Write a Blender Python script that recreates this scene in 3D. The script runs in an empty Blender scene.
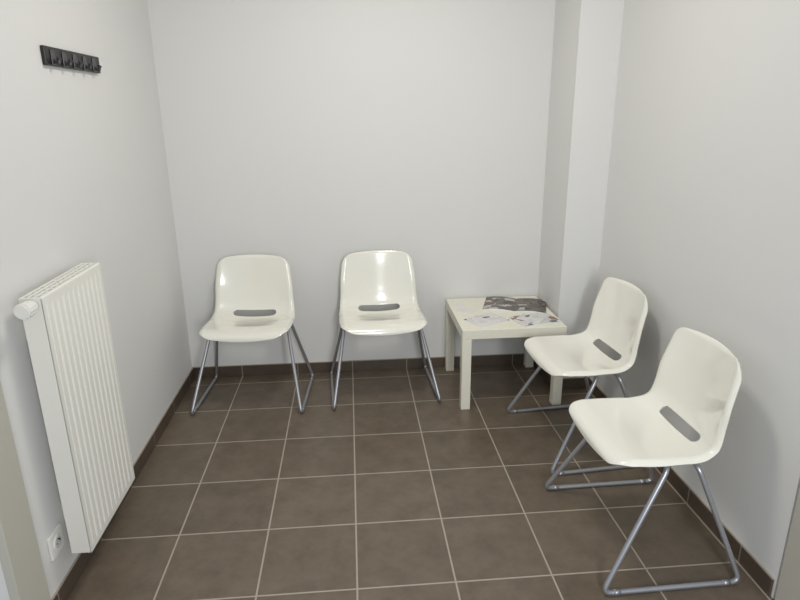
import bpy, bmesh, math, random
from mathutils import Matrix, Vector
random.seed(4)
C=bpy.context.collection
sc=bpy.context.scene
sc.view_settings.view_transform='Standard'
sc.view_settings.look='None'
T=0.333
XL,XR,YB=-0.96,1.345,0.448
ZC=2.6
# ------------------------------------------------------------ materials
def lin(c):
    return tuple(((v/255)/12.92 if v/255<=.04045 else ((v/255+.055)/1.055)**2.4) for v in c)+(1,)
class G:
    def __init__(s,name):
        s.m=bpy.data.materials.new(name);s.m.use_nodes=True
        s.n=s.m.node_tree.nodes;s.l=s.m.node_tree.links
        s.b=s.n["Principled BSDF"]
    def add(s,t,**k):
        x=s.n.new(t)
        for a,v in k.items(): setattr(x,a,v)
        return x
    def math(s,op,a,b=None,c=None):
        x=s.n.new("ShaderNodeMath");x.operation=op
        for i,v in enumerate((a,b,c)):
            if v is None: continue
            if isinstance(v,(int,float)): x.inputs[i].default_value=v
            else: s.l.new(v,x.inputs[i])
        return x.outputs[0]
    def mix(s,f,a,b):
        x=s.n.new("ShaderNodeMix");x.data_type='RGBA'
        for sock,v in ((x.inputs[0],f),(x.inputs[6],a),(x.inputs[7],b)):
            if isinstance(v,(int,float,tuple)): sock.default_value=v
            else: s.l.new(v,sock)
        return x.outputs[2]
def plain(name,rgb,rough=.5,metal=0,var=.03,scale=8,coat=0,bump=0,bscale=200):
    g=G(name);b=g.b
    tc=g.add("ShaderNodeTexCoord");no=g.add("ShaderNodeTexNoise");no.inputs["Scale"].default_value=scale
    g.l.new(tc.outputs["Object"],no.inputs["Vector"])
    c=lin(rgb);d=tuple(v*(1-var*2) for v in c[:3])+(1,)
    g.l.new(g.mix(no.outputs[0],c,d),b.inputs["Base Color"])
    b.inputs["Roughness"].default_value=rough;b.inputs["Metallic"].default_value=metal
    b.inputs["Coat Weight"].default_value=coat;b.inputs["Coat Roughness"].default_value=.08
    if bump:
        n2=g.add("ShaderNodeTexNoise");n2.inputs["Scale"].default_value=bscale
        g.l.new(tc.outputs["Object"],n2.inputs["Vector"])
        bp=g.add("ShaderNodeBump");bp.inputs["Strength"].default_value=bump;bp.inputs["Distance"].default_value=.002
        g.l.new(n2.outputs[0],bp.inputs["Height"]);g.l.new(bp.outputs[0],b.inputs["Normal"])
    return g.m
def tile_mat(name,axes,base,dark,grout,gw=.0032,rough=.38):
    g=G(name);b=g.b
    tc=g.add("ShaderNodeTexCoord");sp=g.add("ShaderNodeSeparateXYZ")
    g.l.new(tc.outputs["Object"],sp.inputs[0])
    dist=None;cells=[]
    for a in axes:
        v=g.math('DIVIDE',sp.outputs[a],T)
        cells.append(g.math('FLOOR',v))
        fr=g.math('FRACT',v)
        d=g.math('MULTIPLY',g.math('MINIMUM',fr,g.math('SUBTRACT',1.0,fr)),T)
        dist=d if dist is None else g.math('MINIMUM',dist,d)
    mr=g.add("ShaderNodeMapRange");mr.inputs[1].default_value=gw-.0008;mr.inputs[2].default_value=gw+.0008
    g.l.new(dist,mr.inputs[0])
    cb=g.add("ShaderNodeCombineXYZ")
    for i,c in enumerate(cells): g.l.new(c,cb.inputs[i])
    wn=g.add("ShaderNodeTexWhiteNoise");g.l.new(cb.outputs[0],wn.inputs[0])
    n1=g.add("ShaderNodeTexNoise");n1.inputs["Scale"].default_value=9;n1.inputs["Detail"].default_value=10;n1.inputs["Roughness"].default_value=.72
    g.l.new(tc.outputs["Object"],n1.inputs["Vector"])
    f=g.math('ADD',g.math('MULTIPLY',n1.outputs[0],2.2),g.math('MULTIPLY',wn.outputs[0],.25))
    f=g.math('SUBTRACT',f,.72)
    col=g.mix(f,lin(base),lin(dark))
    col=g.mix(mr.outputs[0],lin(grout),col)
    g.l.new(col,b.inputs["Base Color"])
    r=g.math('ADD',g.math('MULTIPLY',n1.outputs[0],.15),rough-.07)
    g.l.new(r,b.inputs["Roughness"])
    bp=g.add("ShaderNodeBump");bp.inputs["Strength"].default_value=.5;bp.inputs["Distance"].default_value=.002
    g.l.new(g.math('ADD',mr.outputs[0],g.math('MULTIPLY',n1.outputs[0],.15)),bp.inputs["Height"])
    g.l.new(bp.outputs[0],b.inputs["Normal"])
    return g.m
M_wall=plain("wall_paint",(224,224,222),.75,var=.01,scale=2,bump=.15,bscale=180)
M_ceil=plain("ceiling_paint",(230,229,226),.9,var=.01)
M_floor=tile_mat("floor_tiles",(0,1),(120,107,92),(92,81,68),(172,163,148))
M_bbx=tile_mat("skirting_x",(0,),(92,80,69),(74,63,53),(150,140,126),gw=.0025)
M_bby=tile_mat("skirting_y",(1,),(92,80,69),(74,63,53),(150,140,126),gw=.0025)
M_caulk=plain("caulk",(170,160,146),.8)
M_shell=plain("cream_plastic",(241,240,229),.16,var=.01,coat=.8)
M_steel=plain("silver_tube",(180,182,187),.34,metal=.7,var=.03)
M_table=plain("cream_lacquer",(237,235,218),.35,var=.01)
M_rad=plain("radiator_enamel",(237,236,228),.35,var=.01)
M_raddark=plain("radiator_inner_shade",(90,90,88),.6)  # dark grey for the shade painted in under the grille
M_black=plain("black_rack",(28,27,30),.4)
M_knob=plain("dark_hook",(60,58,60),.3)
M_plas=plain("white_plastic",(236,235,230),.3,var=.01)
M_hole=plain("socket_holes",(40,40,40),.5)
M_frame=plain("door_frame_paint",(190,188,176),.5,var=.01)
M_paper=plain("paper",(232,232,230),.4)
def mag_mat(name,cols,scale,seed):
    g=G(name);tc=g.add("ShaderNodeTexCoord");mp=g.add("ShaderNodeMapping")
    mp.inputs["Location"].default_value=(seed,seed*.7,0)
    g.l.new(tc.outputs["Object"],mp.inputs[0])
    vo=g.add("ShaderNodeTexVoronoi",distance='CHEBYCHEV');vo.inputs["Scale"].default_value=scale
    g.l.new(mp.outputs[0],vo.inputs["Vector"])
    sp=g.add("ShaderNodeSeparateColor");g.l.new(vo.outputs["Color"],sp.inputs[0])
    rp=g.add("ShaderNodeValToRGB");rp.color_ramp.interpolation='CONSTANT'
    e=rp.color_ramp.elements
    while len(e)<len(cols): e.new(.5)
    for i,c in enumerate(cols): e[i].position=i/len(cols);e[i].color=lin(c)
    g.l.new(sp.outputs[0],rp.inputs[0])
    no=g.add("ShaderNodeTexNoise");no.inputs["Scale"].default_value=90
    g.l.new(tc.outputs["Object"],no.inputs["Vector"])
    g.l.new(g.mix(g.math('MULTIPLY',no.outputs[0],.4),rp.outputs[0],lin((130,124,118))),g.b.inputs["Base Color"])
    g.b.inputs["Roughness"].default_value=.25
    return g.m
M_magd=mag_mat("magazine_dark",[(70,62,58),(105,70,58),(95,88,82),(40,38,40),(200,194,186)],26,1.3)
M_magl=mag_mat("magazine_light",[(243,243,243),(225,226,228),(238,238,238),(240,238,234),(90,90,98)],24,4.1)
M_magm=mag_mat("magazine_mid",[(235,235,235),(160,110,90),(240,240,240),(95,110,125),(228,228,226)],24,7.7)
# ------------------------------------------------------------ mesh helpers
def new(name,bm,mats,parent=None,smooth=False,loc=(0,0,0),rot=(0,0,0)):
    me=bpy.data.meshes.new(name);bm.normal_update();bm.to_mesh(me);bm.free()
    for m in (mats if isinstance(mats,(list,tuple)) else [mats]): me.materials.append(m)
    if smooth:
        for p in me.polygons: p.use_smooth=True
    o=bpy.data.objects.new(name,me);C.objects.link(o);o.location=loc;o.rotation_euler=rot
    if parent: o.parent=parent
    return o
def box(bm,a,b,mi=0,bev=0,seg=2):
    t=bmesh.new();bmesh.ops.create_cube(t,size=1)
    for v in t.verts: v.co=Vector([(a[i]+b[i])/2+v.co[i]*(b[i]-a[i]) for i in range(3)])
    if bev: bmesh.ops.bevel(t,geom=t.edges[:],offset=bev,segments=seg,affect='EDGES',profile=.5)
    for f in t.faces: f.material_index=mi
    merge(bm,t)
def merge(bm,t):
    me=bpy.data.meshes.new("tmp");t.to_mesh(me);t.free();bm.from_mesh(me);bpy.data.meshes.remove(me)
def cyl(bm,p,q,r,r2=None,mi=0,n=20,bev=0):
    p=Vector(p);q=Vector(q);d=q-p;t=bmesh.new()
    bmesh.ops.create_cone(t,cap_ends=True,segments=n,radius1=r,radius2=r if r2 is None else r2,depth=d.length)
    if bev:
        es=[e for e in t.edges if abs(e.verts[0].co.z-e.verts[1].co.z)<1e-6]
        bmesh.ops.bevel(t,geom=es,offset=bev,segments=2,affect='EDGES')
    m=Matrix.Translation((p+q)/2)@d.to_track_quat('Z','Y').to_matrix().to_4x4()
    bmesh.ops.transform(t,matrix=m,verts=t.verts)
    for f in t.faces: f.material_index=mi
    merge(bm,t)
def solid(name,a,b,mat,bev=0):
    bm=bmesh.new();box(bm,a,b,0,bev);return new(name,bm,mat)
def tube(bm,pts,r,mi=0,n=12,cr=.04,cs=6):
    P=[Vector(p) for p in pts];path=[]
    N=len(P)
    for i,p in enumerate(P):
        if i in (0,N-1): path.append(p);continue
        a=P[i-1];b=P[(i+1)%N]
        d1=(a-p);d2=(b-p);k=min(cr,d1.length*.45,d2.length*.45)
        s=p+d1.normalized()*k;e=p+d2.normalized()*k
        for j in range(cs+1):
            t=j/cs;path.append(s*(1-t)**2+p*2*t*(1-t)+e*t*t)
    rings=[];M=len(path)
    up=None
    for i,p in enumerate(path):
        tg=(path[min(i+1,M-1)]-path[max(i-1,0)]).normalized()
        if up is None: up=tg.orthogonal().normalized()
        up=(up-tg*up.dot(tg)).normalized();sd=tg.cross(up)
        rings.append([bm.verts.new(p+up*math.cos(2*math.pi*k/n)*r+sd*math.sin(2*math.pi*k/n)*r) for k in range(n)])
    for i in range(M-1):
        A=rings[i];B=rings[i+1]
        for k in range(n):
            f=bm.faces.new((A[k],A[(k+1)%n],B[(k+1)%n],B[k]));f.material_index=mi
    for R_ in (rings[0],rings[-1]): bm.faces.new(R_).material_index=mi
# ------------------------------------------------------------ room
YF=-1.50
YH=-3.9
solid("floor",(-1.6,YH,-.1),(2.0,YB+.1,0),M_floor)
solid("ceiling",(-1.6,YH,ZC),(2.0,YB+.1,ZC+.1),M_ceil)
solid("wall_back",(XL-.12,YB,0),(XR+.12,YB+.1,ZC),M_wall)
solid("wall_left",(XL-.12,YF,0),(XL,YB,ZC),M_wall)
solid("wall_right",(XR,YF,0),(XR+.12,YB,ZC),M_wall)
PX,PY=1.137,0.067
solid("wall_pillar",(PX,PY,0),(XR,YB,ZC),M_wall)
bm=bmesh.new()
box(bm,(-1.6,YF-.1,0),(-.90,YF,ZC));box(bm,(1.35,YF-.1,0),(2.0,YF,ZC));box(bm,(-.90,YF-.1,2.15),(1.35,YF,ZC))
new("wall_front",bm,M_wall)
bm=bmesh.new()
box(bm,(-.905,YF-.115,0),(-.88,YF+.012,2.15),0,.002);box(bm,(1.34,YF-.115,0),(1.352,YF-.012,2.15),0,.002)
new("trim_1",bm,M_frame)
h=.066;t=.009
def skirt(name,a,b,mat,cap):
    bm=bmesh.new();box(bm,a,b,0,.0015);box(bm,cap[0],cap[1],1)
    new(name,bm,[mat,M_caulk])
skirt("baseboard_back",(XL,YB-t,0),(PX,YB,h),M_bbx,((XL,YB-t*.7,h),(PX,YB,h+.003)))
skirt("baseboard_left",(XL,YF+.02,0),(XL+t,YB-t,h),M_bby,((XL,YF+.02,h),(XL+t*.7,YB-t,h+.003)))
skirt("baseboard_right",(XR-t,YF+.01,0),(XR,PY-t,h),M_bby,((XR-t*.7,YF+.01,h),(XR,PY-t,h+.003)))
skirt("baseboard_pillar_side",(PX-t,PY,0),(PX,YB-t,h),M_bby,((PX-t*.7,PY,h),(PX,YB-t,h+.003)))
skirt("baseboard_pillar_front",(PX-t,PY-t,0),(XR,PY,h),M_bbx,((PX-t,PY-t*.7,h),(XR,PY,h+.003)))
# ------------------------------------------------------------ chair
PR=[(-.210,.406),(-.205,.426),(-.184,.441),(-.140,.446),(-.08,.441),(-.015,.432),(.052,.427),(.108,.430),(.144,.449),(.164,.487),(.178,.55),(.190,.62),(.202,.70),(.212,.766)]
def cat(p0,p1,p2,p3,t):
    return tuple(.5*((2*b)+(-a+c)*t+(2*a-5*b+4*c-d)*t*t+(-a+3*b-3*c+d)*t**3) for a,b,c,d in zip(p0,p1,p2,p3))
dense=[]
for i in range(len(PR)-1):
    p0=PR[max(i-1,0)];p3=PR[min(i+2,len(PR)-1)]
    for k in range(20): dense.append(cat(p0,PR[i],PR[i+1],p3,k/20))
dense.append(PR[-1])
S=[0]
for a,b in zip(dense,dense[1:]): S.append(S[-1]+math.hypot(b[0]-a[0],b[1]-a[1]))
Ls=S[-1]
import bisect
def prof(s):
    s=min(max(s,0),Ls-1e-6);i=min(bisect.bisect_right(S,s)-1,len(S)-2)
    f=(s-S[i])/(S[i+1]-S[i]);a=dense[i];b=dense[i+1]
    return (a[0]+(b[0]-a[0])*f,a[1]+(b[1]-a[1])*f)
s_c=S[8*20]
def lerp_table(tb,x):
    for (a,va),(b,vb) in zip(tb,tb[1:]):
        if x<=b:
            t=max(0,(x-a)/(b-a));t=t*t*(3-2*t);return va+(vb-va)*t
    return tb[-1][1]
def W(s):
    w=lerp_table([(0,.228),(.16,.236),(.30,.232),(s_c,.224),(s_c+.12,.216),(Ls,.200)],s)
    r=.068
    if s<r: w-=r-math.sqrt(max(0,r*r-(r-s)**2))
    r=.058
    if Ls-s<r: w-=r-math.sqrt(max(0,r*r-(r-(Ls-s))**2))
    return w
def surf(x,s):
    y,z=prof(s);a=prof(s-.012);b=prof(s+.012)
    ty,tz=b[0]-a[0],b[1]-a[1];l=math.hypot(ty,tz);ty/=l;tz/=l
    ny,nz=-tz,ty
    k=lerp_table([(0,-.05),(.10,.18),(.27,.5),(s_c,.75),(s_c+.15,.95),(Ls,.7)],s)
    w=max(W(s),.01)
    d=k*x*x
    e=w-abs(x)
    r=.028
    if e<r: d-=.016*(1-e/r)**2
    e2=Ls-s
    if e2<.02: d-=.008*(1-e2/.02)**2
    return Vector((x,y+ny*d,z+nz*d))
def capsule(x,s,cs,hw,r):
    cx=max(-hw+r,min(hw-r,x));dx=x-cx;dy=s-cs
    return math.hypot(dx,dy)-r,cx,dx,dy
def shell_mesh():
    bm=bmesh.new();NU,NV=84,120
    cs,hw,r=s_c-.010,.120,.0225
    grid=[]
    for j in range(NV+1):
        t=j/NV;t=.35*t+.65*(1-math.cos(math.pi*t))/2
        sl=t*Ls;w=W(sl);row=[]
        for i in range(NU+1):
            u=i/NU*2-1;x=u*w
            s0=.03*(x/.24)**2;s1=Ls-.020*(x/.2)**2
            s=s0+(s1-s0)*t
            v=bm.verts.new((x,s,0));row.append(v)
        grid.append(row)
    for j in range(NV):
        for i in range(NU):
            q=(grid[j][i],grid[j][i+1],grid[j+1][i+1],grid[j+1][i])
            c=sum((v.co for v in q),Vector())/4
            if capsule(c.x,c.y,cs,hw,r)[0]<0: continue
            bm.faces.new(q)
    loose=[v for v in bm.verts if not v.link_faces]
    bmesh.ops.delete(bm,geom=loose,context='VERTS')
    for v in bm.verts:
        if v.is_boundary:
            d,cx,dx,dy=capsule(v.co.x,v.co.y,cs,hw,r)
            if abs(d)<.012:
                l=math.hypot(dx,dy) or 1
                v.co.x=cx+dx/l*r;v.co.y=cs+dy/l*r
    for v in bm.verts: v.co=surf(v.co.x,v.co.y)
    bmesh.ops.recalc_face_normals(bm,faces=bm.faces)
    if sum(f.normal.z for f in bm.faces)<0: bmesh.ops.reverse_faces(bm,faces=bm.faces)
    return bm
def chair(loc,rz):
    e=bpy.data.objects.new("visitor_chair",None);C.objects.link(e)
    e.location=(loc[0],loc[1],0);e.rotation_euler=(0,0,math.radians(rz));e.empty_display_size=.2
    o=new("shell",shell_mesh(),M_shell,e,True)
    m=o.modifiers.new("s","SOLIDIFY");m.thickness=.0075;m.offset=-1
    m=o.modifiers.new("b","BEVEL");m.width=.0022;m.segments=2;m.limit_method='ANGLE';m.angle_limit=math.radians(50)
    bm=bmesh.new();R=.009
    hl=.249-R;fx=.298-R
    for sx in (-1,1):
        tube(bm,[(sx*.13,-.015,.417),(sx*.205,-.015,.417),(sx*fx,-hl,R),(sx*fx,hl,R),(sx*.205,.085,.409),(sx*.13,.085,.407)],R,cr=.035)
    tube(bm,[(-.14,-.015,.417),(.14,-.015,.417)],R)
    tube(bm,[(-.14,.085,.408),(.14,.085,.408)],R)
    new("sled_frame",bm,M_steel,e,True)
    bm=bmesh.new()
    for sx in (-1,1):
        for y in (-.015,.085):
            box(bm,(sx*.15-.02,y-.014,.403),(sx*.15+.02,y+.014,.430),0,.003)
    new("mount_blocks",bm,M_shell,e)
    bm=bmesh.new()
    for sx in (-1,1):
        for y in (-.19,.19):
            cyl(bm,(sx*fx,y-.012,R+.0003),(sx*fx,y+.012,R+.0003),R+.0006,n=14)
    new("glide_caps",bm,M_steel,e,True)
    return e
chair((-.545,.162),-4)
chair((.172,.180),3)
chair((1.063,-.455),-85.5)
chair((1.033,-1.143),-89)
# ------------------------------------------------------------ side table
tx0,tx1,ty0,ty1=.570,1.118,-.123,.430
e=bpy.data.objects.new("side_table",None);C.objects.link(e)
bm=bmesh.new();box(bm,(tx0,ty0,.40),(tx1,ty1,.45),0,.002);new("table_top",bm,M_table,e)
k=0
for x in (tx0,tx1-.05):
    for y in (ty0,ty1-.05):
        k+=1;bm=bmesh.new();box(bm,(x+.0005,y+.0005,0),(x+.0495,y+.0495,.40),0,.002);new("leg_%d"%k,bm,M_table,e)
# ------------------------------------------------------------ magazines
def magazine(name,cx,cy,z,w,d,ang,mat,opened=True,th=.004,lift=.012):
    bm=bmesh.new();N=24
    top=[];bot=[]
    for i in range(N+1):
        u=i/N*2-1
        if opened:
            a=abs(u);zz=lift*math.sin(min(1,a*1.02)*math.pi)**.8*(1 if a>.02 else .3)+th if a<.98 else th
        else: zz=th+.002*math.sin((u+1)*1.5)
        top.append([bm.verts.new((u*w/2,v*d/2,zz)) for v in (-1,1)])
        bot.append([bm.verts.new((u*w/2,v*d/2,0)) for v in (-1,1)])
    for i in range(N):
        f=bm.faces.new((top[i][0],top[i+1][0],top[i+1][1],top[i][1]));f.material_index=0
        bm.faces.new((bot[i][1],bot[i+1][1],bot[i+1][0],bot[i][0])).material_index=1
        bm.faces.new((bot[i][0],bot[i+1][0],top[i+1][0],top[i][0])).material_index=1
        bm.faces.new((top[i][1],top[i+1][1],bot[i+1][1],bot[i][1])).material_index=1
    bm.faces.new((bot[0][1],bot[0][0],top[0][0],top[0][1])).material_index=1
    bm.faces.new((bot[N][0],bot[N][1],top[N][1],top[N][0])).material_index=1
    return new(name,bm,[mat,M_paper],None,False,(cx,cy,z),(0,0,math.radians(ang)))
zt=.4503
magazine("magazine",.945,.255,zt,.35,.24,-18,M_magd,True,.004,.008)
magazine("magazine",.728,.022,zt,.20,.15,28,M_magl,False,.003)
magazine("magazine",.985,-.002,zt,.23,.16,14,M_magm,False,.004)
magazine("brochure",.965,.005,zt+.0063,.10,.13,50,M_magl,False,.002)
magazine("brochure",.645,.185,zt,.10,.07,-30,M_paper,False,.002)
magazine("paper_slip",.63,.30,zt,.05,.03,10,M_paper,False,.001)
# ------------------------------------------------------------ radiator
e=bpy.data.objects.new("radiator",None);C.objects.link(e)
ry0,ry1,rz0,rz1=-1.262,-.841,.152,1.028
xb,xf=-.922,-.860
bm=bmesh.new()
NY=132;ribs=11
zs=[rz0,rz0+.004,rz0+.02,rz0+.032,rz0+.045]+[rz0+.1+i*(rz1-rz0-.2)/6 for i in range(7)]+[rz1-.045,rz1-.032,rz1-.02,rz1-.004,rz1]
grid=[]
for z in zs:
    ed=min(z-rz0,rz1-z);fade=min(1,max(0,(ed-.02)/.02));row=[]
    for i in range(NY+1):
        y=ry0+(ry1-ry0)*i/NY
        u=(y-ry0-.02)/(ry1-ry0-.04)*ribs
        dpt=0
        if 0<u<ribs:
            f=u-math.floor(u);g=abs(f-.5)*2
            dpt=.005*max(0,(g-.68)/.32)
        x=xf-dpt*fade
        if ed<.003: x-=.003
        row.append(bm.verts.new((x,y,z)))
    grid.append(row)
for a,b in zip(grid,grid[1:]):
    for i in range(NY): bm.faces.new((a[i],a[i+1],b[i+1],b[i]))
new("front_panel",bm,M_rad,e,False)
bm=bmesh.new()
box(bm,(xb,ry0+.004,rz0+.01),(xb+.012,ry1-.004,rz1-.01),0,.003)
box(bm,(xb,ry0,rz0+.006),(xf-.003,ry0+.004,rz1),0,.001)
box(bm,(xb,ry1-.004,rz0+.006),(xf-.003,ry1,rz1),0,.001)
box(bm,(xf-.012,ry0+.004,rz0+.002),(xf-.0085,ry1-.004,rz1-.004),0)
n=26
for i in range(n):
    y=ry0+.02+(ry1-ry0-.04)*i/(n-1)
    box(bm,(xb+.014,y-.0008,rz0+.03),(xf-.014,y+.0008,rz1-.03),0)
new("body",bm,M_rad,e)
bm=bmesh.new()
for x in (xb+.001,xb+.018,xb+.035,xf-.010):
    box(bm,(x-.001,ry0+.002,rz1-.006),(x+.007,ry1-.002,rz1),0,.0008)
n=14
for i in range(n):
    y=ry0+.004+(ry1-ry0-.008)*i/(n-1)
    box(bm,(xb,y-.003,rz1-.007),(xf-.004,y+.003,rz1-.0005),0)
new("top_grille",bm,M_rad,e)
bm=bmesh.new();box(bm,(xb+.013,ry0+.006,rz1-.05),(xf-.013,ry1-.006,rz1-.045));new("grille_shade",bm,M_raddark,e)  # dark sheet inside the radiator, its colour stands in for shade
bm=bmesh.new()
for y in (ry0+.08,ry1-.08):
    for z in (rz0+.12,rz1-.12): box(bm,(XL,y-.015,z-.03),(xb+.002,y+.015,z+.03),0,.002)
new("brackets",bm,M_rad,e)
bm=bmesh.new()
vx,vz=-.882,1.008
cyl(bm,(vx,ry0+.002,vz-.002),(vx,ry0-.014,vz),.012,mi=1)
cyl(bm,(vx,ry0-.012,vz),(vx,ry0-.020,vz),.018,mi=0,bev=.002,n=28)
cyl(bm,(vx,ry0-.020,vz),(vx,ry0-.072,vz+.002),.0205,.0225,mi=0,bev=.005,n=28)
for i in range(14):
    a=2*math.pi*i/14
    cyl(bm,(vx+.0205*math.cos(a),ry0-.028,vz+.0205*math.sin(a)),(vx+.0220*math.cos(a),ry0-.064,vz+.0222*math.sin(a)),.0016,mi=0,n=6)
new("thermostat_valve",bm,[M_plas,M_steel],e)
# ------------------------------------------------------------ wall socket
e=bpy.data.objects.new("wall_socket",None);C.objects.link(e);e.location=(XL,-1.275,.217)
bm=bmesh.new()
box(bm,(0,-.041,-.041),(.009,.041,.041),0,.003)
cyl(bm,(.008,0,0),(.0125,0,0),.024,n=32,mi=0);
new("plate",bm,M_plas,e)
bm=bmesh.new()
cyl(bm,(.010,0,0),(.0129,0,0),.0195,n=32,mi=0)
new("recess",bm,plain("socket_recess",(205,205,202),.4),e)
bm=bmesh.new()
for y in (-.0095,.0095): cyl(bm,(.011,y,0),(.0135,y,0),.0026,n=12)
cyl(bm,(.011,0,.012),(.020,0,.012),.0024,n=12)
new("contacts",bm,M_hole,e)
# ------------------------------------------------------------ coat rack
e=bpy.data.objects.new("coat_rack",None);C.objects.link(e)
hy0,hy1,hz0,hz1=-.785,-.335,1.675,1.737
bm=bmesh.new();box(bm,(XL,hy0,hz0+.002),(XL+.014,hy1,hz1),0,.003);new("rail",bm,M_black,e)
for i in range(5):
    y=hy0+.05+(hy1-hy0-.11)*i/4
    bm=bmesh.new()
    box(bm,(XL+.013,y-.014,hz0+.006),(XL+.018,y+.014,hz1-.010),0,.002)
    tube(bm,[(XL+.014,y,hz0+.022),(XL+.030,y,hz0+.006),(XL+.034,y,hz0+.022)],.0055,cr=.01)
    cyl(bm,(XL+.033,y,hz0+.020),(XL+.035,y,hz0+.028),.008,n=16,bev=.002)
    new("hook_%d"%(i+1),bm,M_knob,e)
# ------------------------------------------------------------ lights
w=bpy.data.worlds.new("world");sc.world=w;w.use_nodes=True
w.node_tree.nodes["Background"].inputs[0].default_value=(.82,.90,1,1)
w.node_tree.nodes["Background"].inputs[1].default_value=.55
def area(name,loc,target,sx,sy,power,col,shape='RECTANGLE'):
    l=bpy.data.lights.new(name,'AREA');l.shape=shape;l.size=sx
    if shape=='RECTANGLE': l.size_y=sy
    l.energy=power;l.color=col
    o=bpy.data.objects.new(name,l);C.objects.link(o);o.location=loc
    o.rotation_euler=(Vector(target)-Vector(loc)).to_track_quat('-Z','Y').to_euler();return o
area("ceiling_lamp",(.2,-.8,ZC-.03),(.2,-.8,0),.4,.4,16,(1,.955,.885),'DISK')
area("window_daylight",(.55,-3.8,1.55),(.1,0,.9),.30,1.1,38,(.975,.985,1))
# ------------------------------------------------------------ camera
f,p,yw,ro,H,cx,cy=598.98,.3045,-.0806,-.0102,1.5206,.0215,-2.96
cd=bpy.data.cameras.new("camera");cam=bpy.data.objects.new("camera",cd);C.objects.link(cam)
cd.sensor_width=36;cd.lens=f/800*36;cd.clip_start=.05
m=(Matrix.Rotation(yw,3,'Z')@Matrix.Rotation(math.pi/2-p,3,'X')@Matrix.Rotation(ro,3,'Z')).to_4x4()
m.translation=Vector((cx,cy,H));cam.matrix_world=m
sc.camera=cam
